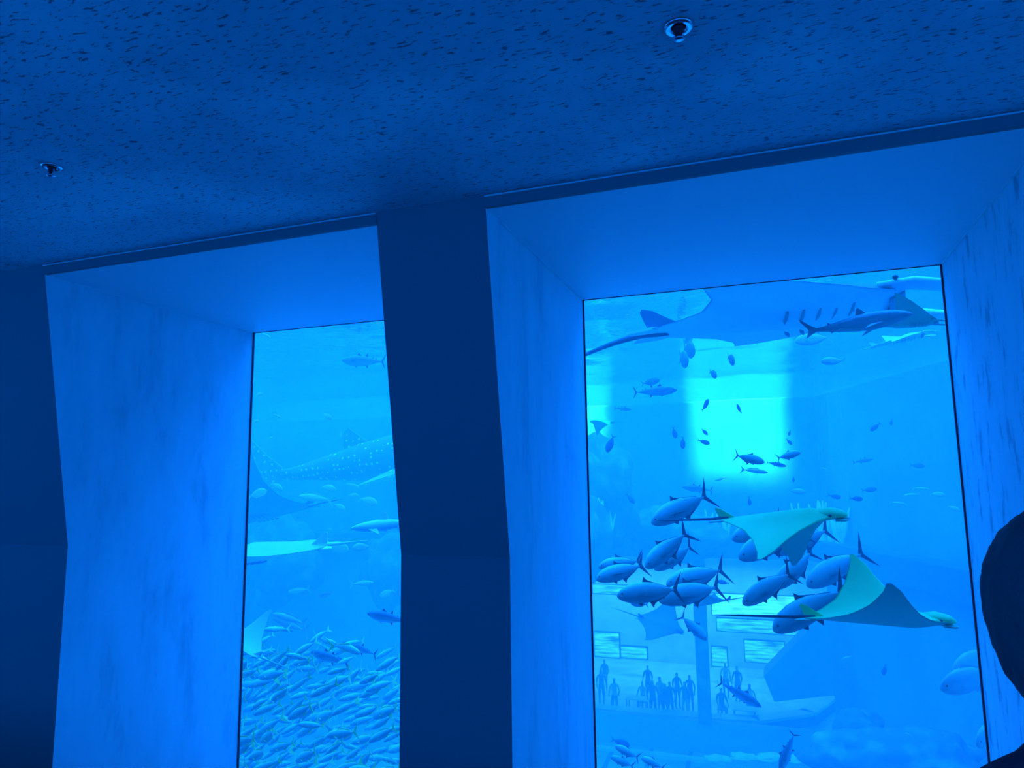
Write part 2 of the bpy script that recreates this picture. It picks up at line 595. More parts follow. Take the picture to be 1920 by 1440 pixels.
# the viewing room beyond
RB = 45.0
finish('floor_far_room', newbox(XL, 14, FAR + .5, RB, ZL - .7, ZL - .55), M['ledge'], kind='structure')
finish('ceiling_far_room', newbox(XL, 14, FAR + .5, RB, ZB - .1, ZB + .1), M['concrete'], kind='structure')
finish('wall_far_room', newbox(XL, 14, RB, RB + .3, ZL - .7, ZB), M['ledge'], kind='structure')
WL = P(1040, 1200, FAR).x
finish('wall_far_middle', newbox(XL, WL, FAR, FAR + .5, ZL, ZB), M['concrete'], kind='structure')
finish('window_4', newbox(WL, WX1, FAR - .02, FAR + .04, ZL, ZB - .45), M['acrylic'], kind='structure')
p = P(1315, 1200, FAR)
finish('trim_8', newbox(p.x - .26, p.x + .26, FAR - .15, FAR + .3, ZL, ZB - .45), M['rock'], kind='structure')
# slanted buttress at the corner of the room
q = [P(1532, 1165, FAR + .6), P(1432, 1268, FAR + .6), P(1452, 1316, FAR + .6), P(1600, 1300, FAR + .6), P(1600, 1165, FAR + .6)]
bm = prism([(v.x, v.z) for v in q], 1, FAR + .6, FAR + 2.2)
finish('wall_buttress', bm, M['concrete'], kind='structure')


# the bed at the foot of the far wall: a pale kerb and three dark joints running towards the viewer
a, c = PZ(1090, 1393, BED + .12), PZ(1338, 1411, BED + .12)
kb = finish('trim_9', newbox(a.x, c.x, min(a.y, c.y) - .3, min(a.y, c.y), BED, BED + .12), M['ledge'], kind='structure')
for x0, x1 in ((1150, 1118), (1222, 1204), (1296, 1284)):
    a, c = PZ(x0, 1404, BED), PZ(x1, 1470, BED)
    d = (c - a).normalized()
    n = Vector((-d.y, d.x, 0)) * .09
    finish('bed_joint', prism([((a - n).x, (a - n).y), ((a + n).x, (a + n).y), ((c + n).x, (c + n).y), ((c - n).x, (c - n).y)], 2, BED, BED + .015), M['tank_dark'], kb)


def glow_box(x0, y0, x1, y1, yd, label, m='band_glow'):  # glowing boxes, mostly added where the back wall is bright with daylight
    a, c = P(x0, y1, yd), P(x1, y0, yd)
    e = empty('room_glow', ((a.x + c.x) / 2, yd, a.z), label, 'light panel', 'lit panels in the far room')
    ox, oy, oz = e.location
    finish('glow_rim', newbox(a.x - ox - .06, c.x - ox + .06, .02, .2, -.06, c.z - oz + .06), M['tank_dark'], e)
    finish('glow_face', newbox(a.x - ox, c.x - ox, -.03, .03, 0, c.z - oz), M[m], e)


glow_box(1112, 1103, 1296, 1112, 42, 'long bright added wall glow in the far room, by the sealant edge of the wide window')
glow_box(1336, 1122, 1560, 1152, 42, 'large bright cyan added wall glow in the far room behind the long ray tail', 'band_glow_strong')
glow_box(1345, 1168, 1515, 1182, 42.6, 'lower cyan added wall glow in the far room under the large one')
glow_box(1116, 1188, 1160, 1230, 42, 'square added wall glow in the far room beside the seated crowd')
glow_box(1165, 1215, 1212, 1232, 41.5, 'small added wall glow over the heads in the far room')
glow_box(1336, 1215, 1362, 1248, 41.5, 'small glowing light panel in the far room beside the window post')
glow_box(1398, 1205, 1470, 1240, 43, 'dim rippled added wall glow in the far room next to the slanted wall')

# ------------------------------------------------------------------ animals: mesh builders
def ringbody(bm, prof, n=12, mi=0):
    """prof: (x, z centre, half height, half width) from nose to tail root; one closed skin"""
    rings = []
    for x, zc, hz, hy in prof:
        rings.append([bm.verts.new((x, hy * math.sin(2 * math.pi * k / n), zc + hz * math.cos(2 * math.pi * k / n))) for k in range(n)])
    for A, B in zip(rings, rings[1:]):
        for k in range(n):
            f = bm.faces.new((A[k], A[(k + 1) % n], B[(k + 1) % n], B[k]))
            f.material_index = mi
            f.smooth = True
    for ring in (rings[0], rings[-1]):
        f = bm.faces.new(ring)
        f.material_index = mi


def fin(bm, pts, nrm, th, mi=1):
    """a thin solid fin: outline in 3d, thickness across the given normal"""
    nrm = Vector(nrm).normalized() * th / 2
    A = [bm.verts.new(Vector(p) + nrm) for p in pts]
    B = [bm.verts.new(Vector(p) - nrm) for p in pts]
    fs = [bm.faces.new(A), bm.faces.new(list(reversed(B)))]
    for i in range(len(pts)):
        j = (i + 1) % len(pts)
        fs.append(bm.faces.new((A[i], B[i], B[j], A[j])))
    for f in fs:
        f.material_index = mi


def vfin(bm, pts, th=0.006, mi=1):
    fin(bm, [(x, 0, z) for x, z in pts], (0, 1, 0), th, mi)


def tube(bm, pts, rad, n=8, mi=0, flat=1.0):
    rings = []
    pts = [Vector(p) for p in pts]
    for i, (p, r) in enumerate(zip(pts, rad)):
        t = (pts[min(i + 1, len(pts) - 1)] - pts[max(i - 1, 0)]).normalized()
        s = t.cross(Vector((0, 0, 1)))
        if s.length < 1e-3:
            s = Vector((1, 0, 0))
        s.normalize()
        u = s.cross(t)
        rings.append([bm.verts.new(p + s * r * math.cos(2 * math.pi * k / n) + u * r * flat * math.sin(2 * math.pi * k / n)) for k in range(n)])
    for A, B in zip(rings, rings[1:]):
        for k in range(n):
            f = bm.faces.new((A[k], A[(k + 1) % n], B[(k + 1) % n], B[k]))
            f.material_index = mi
            f.smooth = True
    bm.faces.new(rings[0]).material_index = mi
    bm.faces.new(rings[-1]).material_index = mi


def ball(bm, c, r, mi=0, seg=8):
    g = bmesh.ops.create_uvsphere(bm, u_segments=seg, v_segments=6, radius=r)
    for v in g['verts']:
        v.co += Vector(c)
    for f in {f for v in g['verts'] for f in v.link_faces}:
        f.material_index = mi
        f.smooth = True


def tomesh(bm, name, mats, bend=0.0):
    if bend:
        for v in bm.verts:
            if v.co.x < 0.15:
                v.co.y += bend * (0.15 - v.co.x) ** 2
    bmesh.ops.recalc_face_normals(bm, faces=bm.faces)
    me = bpy.data.meshes.new(name)
    bm.to_mesh(me)
    bm.free()
    for m in mats:
        me.materials.append(m)
    return me


def fish(name, body, tail, fins, mats, pect=None, eye=None, bend=0.0, n=12):
    bm = bmesh.new()
    ringbody(bm, body, n)
    vfin(bm, tail)
    for f in fins:
        vfin(bm, f)
    if pect:
        x, y, z, ln, drop = pect
        for s in (-1, 1):
            fin(bm, [(x, s * y, z), (x - ln * .25, s * (y + ln * .28), z - drop * .2), (x - ln, s * (y + ln * .42), z - drop), (x - ln * .35, s * (y + .005), z - drop * .35)], (0.2, s * .8, .5), .006)
    if eye:
        x, y, z, r = eye
        for s in (-1, 1):
            ball(bm, (x, s * y, z), r, 2)
    return tomesh(bm, name, mats, bend)


def scaled(prof, hz, hy):
    return [(x, zc * hz, a * hz, c * hy) for x, zc, a, c in prof]


TREV = [(.5, -.01, .012, .008), (.48, -.005, .045, .022), (.43, .0, .085, .04), (.34, .005, .125, .055), (.22, .008, .15, .064), (.08, .006, .155, .064),
        (-.06, .004, .135, .054), (-.18, .0, .095, .038), (-.27, 0, .052, .024), (-.33, 0, .024, .016), (-.37, 0, .017, .013)]
TTAIL = [(-.345, .016), (-.385, .07), (-.44, .15), (-.52, .255), (-.462, .12), (-.42, .03), (-.41, .0), (-.42, -.03), (-.462, -.12), (-.52, -.255), (-.44, -.15), (-.385, -.07), (-.345, -.016)]
TFINS = [[(.10, .145), (.065, .235), (.03, .185), (-.02, .16), (-.27, .06), (-.29, .035), (-.1, .11)],
         [(.02, -.14), (-.02, -.225), (-.06, -.16), (-.27, -.06), (-.29, -.03), (-.1, -.11)],
         [(.20, -.14), (.15, -.19), (.12, -.14)]]
TM = [M['trev'], M['trev_fin'], M['eye']]
mesh_trev = [fish('trevally', TREV, TTAIL, TFINS, TM, (.20, .05, -.03, .24, .05), (.425, .036, .02, .014), bd) for bd in (0.0, .35, -.35)]
FUS = scaled(TREV, .68, .8)
FTAIL = [(-.335, .016), (-.40, .07), (-.52, .19), (-.455, .055), (-.425, .0), (-.455, -.055), (-.52, -.19), (-.40, -.07), (-.335, -.016)]
FFINS = [[(.16, .09), (.10, .14), (-.2, .085), (-.27, .04), (0, .09)], [(-.02, -.09), (-.06, -.12), (-.25, -.045), (-.1, -.07)]]
FM = [M['fus'], M['fus_fin'], M['eye']]
mesh_fus = [fish('fusilier_fish', FUS, FTAIL, FFINS, FM, (.22, .04, -.02, .15, .05), None, bd, 8) for bd in (0.0, .5, -.5, .25)]
TUN = [(.5, 0, .008, .008), (.46, 0, .035, .028), (.38, 0, .075, .055), (.26, 0, .105, .075), (.12, 0, .115, .08), (-.04, 0, .10, .07), (-.2, 0, .065, .045),
       (-.32, 0, .03, .022), (-.4, 0, .013, .016), (-.44, 0, .01, .014)]
UTAIL = [(-.42, .012), (-.46, .08), (-.515, .16), (-.48, .05), (-.455, 0), (-.48, -.05), (-.515, -.16), (-.46, -.08), (-.42, -.012)]
UFINS = [[(.16, .10), (.12, .165), (.07, .125), (.02, .10), (.05, .08)], [(-.04, .095), (-.1, .16), (-.1, .09), (-.08, .07)], [(-.06, -.09), (-.12, -.15), (-.12, -.08), (-.1, -.06)],
         [(-.2, .06), (-.23, .085), (-.23, .05)], [(-.27, .042), (-.30, .065), (-.30, .03)], [(.2, -.095), (.14, -.14), (.13, -.095)]]
mesh_tuna = fish('tuna', TUN, UTAIL, UFINS, [M['tuna'], M['trev_fin'], M['eye']], (.24, .07, 0, .2, .03), (.43, .04, .01, .012))
mesh_reef = fish('reef_fish', scaled(TREV, 1.3, 1.0), FTAIL, [[(x, z * 1.3) for x, z in f] for f in FFINS], [M['reef'], M['reef'], M['eye']], (.22, .05, -.02, .12, .04), None, 0, 10)
mesh_pale = fish('pale_fish', scaled(TREV, 1.15, 1.0), FTAIL, [[(x, z * 1.6) for x, z in f] for f in FFINS], [M['pale'], M['pale'], M['eye']], (.22, .05, -.02, .12, .04), (.42, .035, .02, .013), 0, 10)
mesh_palefus = fish('silver_fish', scaled(TREV, .55, .8), FTAIL, FFINS[:1], [M['pale'], M['pale'], M['eye']], None, None, 0, 8)
SHK = [(.5, -.005, .006, .01), (.47, 0, .02, .03), (.40, 0, .042, .05), (.30, 0, .06, .06), (.15, 0, .072, .064), (0, 0, .065, .056), (-.15, 0, .045, .04), (-.28, 0, .026, .022), (-.38, .005, .014, .012)]
STAIL = [(-.36, .012), (-.43, .06), (-.53, .15), (-.51, .10), (-.455, .02), (-.49, -.07), (-.44, -.04), (-.37, -.008)]
SFINS = [[(.12, .06), (.03, .155), (.01, .145), (-.01, .06), (.05, .04)], [(-.22, .03), (-.27, .06), (-.275, .025)], [(-.2, -.03), (-.25, -.06), (-.26, -.02)]]


def sharkmesh(m, name, fat=1.0):
    bm = bmesh.new()
    ringbody(bm, scaled(SHK, fat, fat), 14)
    vfin(bm, STAIL, .008, 0)
    for f in SFINS:
        vfin(bm, f, .008, 0)
    for s in (-1, 1):
        fin(bm, [(.26, s * .04, -.025), (.16, s * .13, -.06), (.04, s * .21, -.10), (.09, s * .11, -.06), (.13, s * .045, -.03)], (0, s * .4, 1), .008, 0)
        fin(bm, [(-.12, s * .03, -.03), (-.18, s * .07, -.045), (-.2, s * .03, -.03)], (0, s * .4, 1), .006, 0)
        ball(bm, (.43, s * .04, .005), .006, 1)
    return tomesh(bm, name, [m, M['eye']])


mesh_shark = sharkmesh(M['shark'], 'shark', 1.3)
mesh_shark_pale = sharkmesh(M['shark_pale'], 'pale_shark')
WHL = [(.5, 0, .03, .06), (.48, 0, .045, .078), (.40, 0, .065, .088), (.28, 0, .082, .09), (.12, 0, .085, .082), (-.05, 0, .07, .062), (-.2, 0, .045, .04), (-.32, 0, .026, .022), (-.4, .005, .016, .014)]
bm = bmesh.new()
ringbody(bm, WHL, 18)
vfin(bm, [(-.37, .015), (-.44, .08), (-.54, .19), (-.50, .09), (-.46, .0), (-.50, -.09), (-.44, -.05), (-.38, -.01)], .01, 0)
vfin(bm, [(-.02, .06), (-.1, .13), (-.12, .12), (-.13, .05)], .01, 0)
for s in (-1, 1):
    fin(bm, [(.24, s * .07, -.04), (.12, s * .18, -.08), (.02, s * .23, -.1), (.1, s * .08, -.05)], (0, s * .4, 1), .012, 0)
    ball(bm, (.46, s * .075, 0), .006, 1)
mesh_whale = tomesh(bm, 'whale_shark', [M['whale'], M['eye']])


def itp(tab, a):
    xs, ys = zip(*tab)
    return float(np.interp(a, xs, ys))


def ray(name, half, le, te, t0, near, far, mats, tail=(0.9, 0.012), kind='eagle', na=26, nc=14, tailbend=(0, 0)):
    """a flat-bodied ray. near/far: (start angle, end angle) of each wing's flex in degrees, + up; near = -y wing"""
    bm = bmesh.new()
    top, bot = [], []
    cols = []
    for side, (th0, th1) in ((-1, near), (1, far)):
        y = z = 0.0
        col = []
        for i in range(na + 1):
            a = i / na
            th = math.radians(th0 + (th1 - th0) * a) * min(1, a * 5)
            if i:
                y += math.cos(th) * half / na
                z += math.sin(th) * half / na
            col.append((a, side * y, z, th * side, side))
        cols.append(col)
    allc = list(reversed(cols[0]))[:-1] + cols[1]
    for a, y, z, th, side in allc:
        l, t = itp(le, a), itp(te, a)
        h = t0 * math.exp(-(a / .20) ** 2) + .022 * (1 - a) ** .8 + .001
        ct, cb = [], []
        for j in range(nc + 1):
            u = j / nc
            uu = u * u * (3 - 2 * u) * .5 + u * .5
            x = l + (t - l) * uu
            pr = max(0.0, min(1.0, (uu / .25) ** .6 if uu < .25 else ((1 - uu) / .75) ** .9))
            nx_, nz_ = -math.sin(th), math.cos(th)
            ct.append(bm.verts.new((x, y + nx_ * h * pr * .62, z + nz_ * h * pr * .62)))
            cb.append(bm.verts.new((x, y - nx_ * h * pr * .45, z - nz_ * h * pr * .45)))
        top.append(ct)
        bot.append(cb)
    for g, mi in ((top, 0), (bot, 1)):
        for A, B in zip(g, g[1:]):
            for j in range(nc):
                f = bm.faces.new((A[j], A[j + 1], B[j + 1], B[j]))
                f.material_index = mi
                f.smooth = True
    bmesh.ops.remove_doubles(bm, verts=bm.verts, dist=1e-5)
    bmesh.ops.dissolve_degenerate(bm, edges=bm.edges, dist=1e-6)
    xt = itp(te, 0)
    n = 10
    ln, r0 = tail
    pts = [(xt + .10 - ln * k / n, tailbend[0] * (k / n) ** 2, .004 + tailbend[1] * (k / n) ** 2) for k in range(n + 1)]
    tube(bm, pts, [r0 * (1 - k / n) ** .7 * (1.4 if k < 2 else 1) + .0018 for k in range(n + 1)], 8, 2)
    # dorsal fin at the tail root, pelvic lobes beside it
    vfin(bm, [(xt + .17, .01), (xt + .11, .045), (xt + .05, .085), (xt + .01, .098), (xt + .002, .085), (xt + .012, .055), (xt + .03, .01)], .008, 0)
    for s in (-1, 1):
        fin(bm, [(xt + .16, s * .03, .0), (xt + .05, s * .075, -.004), (xt - .045, s * .065, -.008), (xt - .03, s * .035, -.006), (xt + .05, s * .01, 0)], (0, 0, 1), .01, 1)
    l0 = itp(le, 0)
    if kind == 'eagle':
        tube(bm, [(l0 - .22, 0, .012), (l0 - .1, 0, .022), (l0 - .02, 0, .012), (l0 + .02, 0, .0)], [.06, .07, .05, .018], 12, 0, .62)
        for s in (-1, 1):
            ball(bm, (l0 - .09, s * .066, .014), .012, 3)
            tube(bm, [(l0 - .06, s * .03, -.025), (l0 + .01, s * .03, -.03), (l0 + .03, s * .02, -.028)], [.025, .022, .008], 8, 1, .5)
    else:
        for s in (-1, 1):
            tube(bm, [(l0 - .08, s * .16, -.0), (l0 + .02, s * .165, -.005), (l0 + .1, s * .15, -.02), (l0 + .17, s * .12, -.045), (l0 + .19, s * .10, -.055)], [.03, .04, .036, .03, .012], 10, 1, .45)
            ball(bm, (l0 - .03, s * .20, .01), .009, 3)
            for k in range(5):
                x = l0 - .16 - .05 * k
                fin(bm, [(x, s * .06, -.048), (x + .012, s * .10, -.043), (x + .016, s * .15, -.034), (x + .01, s * .15, -.034), (x - .002, s * .06, -.048)], (0, 0, 1), .012, 4)
        fin(bm, [(l0 + .004, -.12, -.012), (l0 + .02, 0, -.012), (l0 + .004, .12, -.012), (l0 - .04, .11, -.03), (l0 - .03, 0, -.034), (l0 - .04, -.11, -.03)], (0, 0, 1), .012, 4)
    return tomesh(bm, name, mats)


E_LE = [(0, .47), (.07, .45), (.13, .38), (.22, .31), (.45, .20), (.7, .11), (.88, .05), (1, -.02)]
E_TE = [(0, -.5), (.08, -.47), (.2, -.36), (.4, -.22), (.65, -.12), (.88, -.06), (1, -.05)]
M_LE = [(0, .36), (.1, .375), (.17, .36), (.3, .27), (.5, .17), (.75, .02), (.9, -.10), (1, -.2)]
M_TE = [(0, -.5), (.08, -.46), (.18, -.36), (.35, -.25), (.6, -.2), (.85, -.205), (1, -.215)]
RM = [M['ray_top'], M['ray_bot'], M['trev_fin'], M['eye'], M['manta_mark']]
MM = [M['manta_top'], M['manta_bot'], M['manta_top'], M['eye'], M['manta_mark']]
PM = [M['pale_top'], M['manta_bot'], M['pale_top'], M['eye'], M['manta_mark']]
DM = [M['manta_top'], M['ray_bot'], M['manta_top'], M['eye'], M['manta_mark']]


def place(name, me, head, tail, yh, yt=None, roll=0.0, label=None, cat='fish', group=None, local=(.5, -.5)):
    """put an animal so that its nose and tail stand at these pixels, at the depths yh and yt"""
    a, c = P(*head, yh), P(*tail, yt if yt is not None else yh)
    x = (a - c)
    ln = x.length
    x.normalize()
    y = Vector((0, 0, 1)).cross(x).normalized()
    z = x.cross(y)
    R = Matrix.Rotation(math.radians(roll), 3, x)
    y, z = R @ y, R @ z
    s = ln / (local[0] - local[1])
    org = c - x * (local[1] * s)
    o = bpy.data.objects.new(name, me)
    o.matrix_world = Matrix(((x.x * s, y.x * s, z.x * s, org.x), (x.y * s, y.y * s, z.y * s, org.y), (x.z * s, y.z * s, z.z * s, org.z), (0, 0, 0, 1)))
    COL.objects.link(o)
    o['label'] = label
    o['category'] = cat
    if group:
        o['group'] = group
    return o


# ------------------------------------------------------------------ rays
rayA = ray('eagle_ray', .62, E_LE, E_TE, .085, (-5, -26), (-32, -80), RM, (.62, .013))
place('eagle_ray', rayA, (1592, 966), (1343, 974), 8.4, 8.75, 10, 'olive ray gliding level with drooped wings above the schooling silver fish', 'ray')
rayB = ray('eagle_ray', .62, E_LE, E_TE, .085, (12, 52), (16, 70), RM, (.68, .012))
place('eagle_ray', rayB, (1795, 1166), (1500, 1158), 8.12, 7.95, 0, 'olive ray with both wings raised in a curve, lowest of the large rays', 'ray')
mantaA = ray('manta_ray', .78, M_LE, M_TE, .11, (-10, -8), (4, 14), MM, (.42, .014), 'manta', tailbend=(0, -.09))
place('manta_ray', mantaA, (1775, 548), (1202, 628), 9.9, 10.0, -5, 'huge manta seen from below along the top of the wide window', 'ray', local=(.5, -.5))
mantaB = ray('manta_ray', .8, M_LE, M_TE, .11, (16, 40), (0, 12), DM, (.4, .012), 'manta')
place('manta_ray', mantaB, (1778, 602), (1640, 612), 9.0, 9.1, 0, 'small dark manta with a raised wing under the mouth of the huge one', 'ray')
place('shark', mesh_shark, (1712, 588), (1508, 624), 8.2, 8.25, 0, 'dark fork-tailed shark swimming just under the huge manta', 'shark')
rayC = ray('manta_ray', .9, M_LE, M_TE, .1, (-8, -22), (12, 40), PM, (.35, .012), 'manta')
place('manta_ray', rayC, (1748, 622), (1632, 652), 13.5, 13.6, -6, 'pale hazy ray behind the small dark manta', 'ray')
rayD = ray('eagle_ray', .8, E_LE, E_TE, .085, (10, 25), (10, 25), DM, (.7, .012))
place('eagle_ray', rayD, (1300, 1136), (1372, 1124), 13.0, 13.0, 8, 'blue shaded ray with an upswept tail behind the silver fish pair', 'ray')
place('eagle_ray', rayD, (1283, 1186), (1196, 1156), 19.0, 19.2, 30, 'dim dark ray in front of the crowd in the far room', 'ray')
place('eagle_ray', rayA, (1106, 790), (1150, 792), 22, 22.6, 35, 'tiny pale ray by the sealant edge of the wide window', 'ray')
rayE = ray('manta_ray', .95, M_LE, M_TE, .1, (-6, -24), (10, 30), PM, (.4, .012), 'manta')
place('manta_ray', rayE, (400, 1046), (620, 1022), 12.5, 12.6, -14, 'pale manta with a bright upper edge in the narrow window', 'ray')
rayF = ray('manta_ray', .95, M_LE, M_TE, .1, (6, 34), (10, 52), DM, (.4, .012), 'manta')
place('manta_ray', rayF, (430, 978), (592, 946), 17.0, 17.5, 12, 'hazy manta with an upswept wing under the spotted shark', 'ray')
rayG = ray('eagle_ray', .8, E_LE, E_TE, .085, (20, 60), (25, 75), PM, (.66, .013))
place('eagle_ray', rayG, (395, 1196), (491, 1234), 8.2, 8.2, 0, 'bright ray with one wing straight up at the edge of the narrow window', 'ray')

# ------------------------------------------------------------------ sharks and tuna in the narrow window
place('whale_shark', mesh_whale, (960, 820), (480, 900), 25, 24, 0, 'huge spotted shark, dim in the haze of the narrow window', 'shark')
place('pale_shark', mesh_shark_pale, (657, 991), (800, 976), 11, 11.2, 0, 'bright shark half hidden by the dark pier in the narrow window', 'shark')
place('tuna', mesh_tuna, (641, 676), (722, 678), 15, 15, 0, 'lone tuna near the top of the narrow window', 'fish')
place('tuna', mesh_tuna, (688, 1150), (768, 1166), 10.5, 10.5, 0, 'tuna above the shoal beside the dark pier', 'fish')
place('tuna', mesh_tuna, (582, 1222), (654, 1244), 11, 11, 0, 'dark slender tuna crossing the top of the yellow-tailed shoal', 'fish')
place('tuna', mesh_tuna, (642, 1204), (706, 1228), 11.5, 11.5, 0, 'second dark tuna over the shoal, next to the pier', 'fish')
for h, t, lb in (((511, 1151), (576, 1170), 'upper of two slender silver fish above the shoal'), ((511, 1160), (578, 1184), 'lower of two slender silver fish above the shoal')):
    yy = 11 if lb.startswith('upper') else 12
    place('silver_fish', mesh_palefus, h, t, yy, yy, 0, lb, 'fish', 'silver fish pair above the shoal')
dim = [((500, 920), (465, 932), 'dim round fish at the sealant edge under the spotted shark'), ((530, 918), (508, 905), 'small dim fish just under the tail of the spotted shark'),
       ((630, 918), (600, 912), 'dim fish under the belly of the spotted shark'), ((648, 956), (626, 944), 'round dim fish above the bright shark'),
       ((672, 930), (652, 928), 'dim fish with its head against a longer one, beside the pier'), ((708, 944), (672, 934), 'longer dim fish beside the pier above the bright shark'),
       ((654, 1030), (606, 1020), 'dim outlined fish under the tail of the bright-edged manta'), ((660, 1028), (697, 1024), 'dim deep fish meeting the outlined one below the bright shark'),
       ((672, 912), (648, 906), 'slim dim fish high beside the pier'), ((560, 930), (625, 938), 'slim pale fish above the upswept manta wing'),
       ((540, 1110), (582, 1104), 'slim dim fish in the empty water above the shoal'), ((600, 1118), (625, 1112), 'faint fish in the empty water below the bright-edged manta'),
       ((700, 1092), (655, 1096), 'faint slim fish low beside the pier'), ((712, 1118), (740, 1106), 'faint fish against the pier above the tuna'),
       ((528, 784), (510, 775), 'small bright curled fish high in the narrow window'), ((622, 786), (604, 774), 'tiny two-toned fish in the middle of the narrow window'),
       ((640, 822), (639, 808), 'tiny pale upright fish above the spotted shark'), ((512, 820), (503, 822), 'tiny pale fish left alone in the upper narrow window'),
       ((493, 738), (477, 742), 'faint pale fish at the sealant edge, high in the narrow window'), ((486, 789), (474, 790), 'tiny faint fish at the sealant edge of the narrow window'),
       ((622, 993), (611, 992), 'bright dot of a fish above the bright-edged manta'), ((508, 634), (488, 622), 'bright thin fish at the top corner of the narrow window')]
for k, (h, t, lb) in enumerate(dim):
    place('silver_fish' if k in (8, 9, 10, 12) else 'pale_fish', mesh_palefus if k in (8, 9, 10, 12, 14, 21) else mesh_pale, h, t, 13 + (k * 37 % 7), None, 0, lb, 'fish', 'dim fish in the narrow window')

# ------------------------------------------------------------------ the silver school in the wide window
T = [((1221, 981), (1334, 925), 9.6, 9.9, 12, 0, 'silver fish above the long tail of the drooped-wing ray'),
     ((1210, 1064), (1289, 997), 9.2, 9.6, 18, 1, 'deep-bodied silver fish pointing down, its tail fin touching the ray tail'),
     ((1226, 1067), (1306, 1022), 9.9, 10.2, 0, 2, 'silver fish half hidden behind the deep-bodied one'),
     ((1117, 1086), (1212, 1058), 9.4, 9.7, 22, 0, 'silver fish nearest the sealant edge, its tail against the deep-bodied one'),
     ((1122, 1063), (1204, 1052), 10.4, 10.7, 15, 1, 'faint silver fish just above the one at the sealant edge'),
     ((1157, 1117), (1280, 1104), 8.7, 9.0, 10, 0, 'level silver fish leading the lower trio, its head in clear water'),
     ((1235, 1126), (1360, 1097), 9.6, 9.9, 14, 2, 'large silver fish in the lower trio with shining head'),
     ((1249, 1096), (1364, 1066), 10.5, 10.9, 20, 0, 'silver fish with bright streaked back behind the lower trio'),
     ((1372, 1011), (1470, 978), 10.6, 11.0, 12, 0, 'silver fish whose head shows below the wing of the drooped-wing ray'),
     ((1385, 1047), (1500, 990), 10.3, 10.8, 12, 1, 'silver fish with shining face directly under the drooped-wing ray'),
     ((1452, 1036), (1560, 990), 10.9, 11.3, 8, 0, 'silver fish mostly hidden by the drooping wing tip'),
     ((1392, 1132), (1489, 1070), 9.2, 9.5, 4, 0, 'dark silver fish diving, lower of the overlapping diving pair'),
     ((1450, 1103), (1534, 1029), 9.6, 9.9, 6, 2, 'dark silver fish diving, upper of the overlapping diving pair'),
     ((1512, 1098), (1628, 1031), 10.3, 10.7, 10, 0, 'dark silver fish just above the raised wing tip'),
     ((1449, 1182), (1590, 1100), 9.2, 9.4, 8, 1, 'dark silver fish crossed by the thin tail of the raised-wing ray')]
for h, t, yh, yt, roll, v, lb in T:
    place('trevally', mesh_trev[v], h, t, yh, yt, roll, lb, 'fish', 'silver school in the wide window')

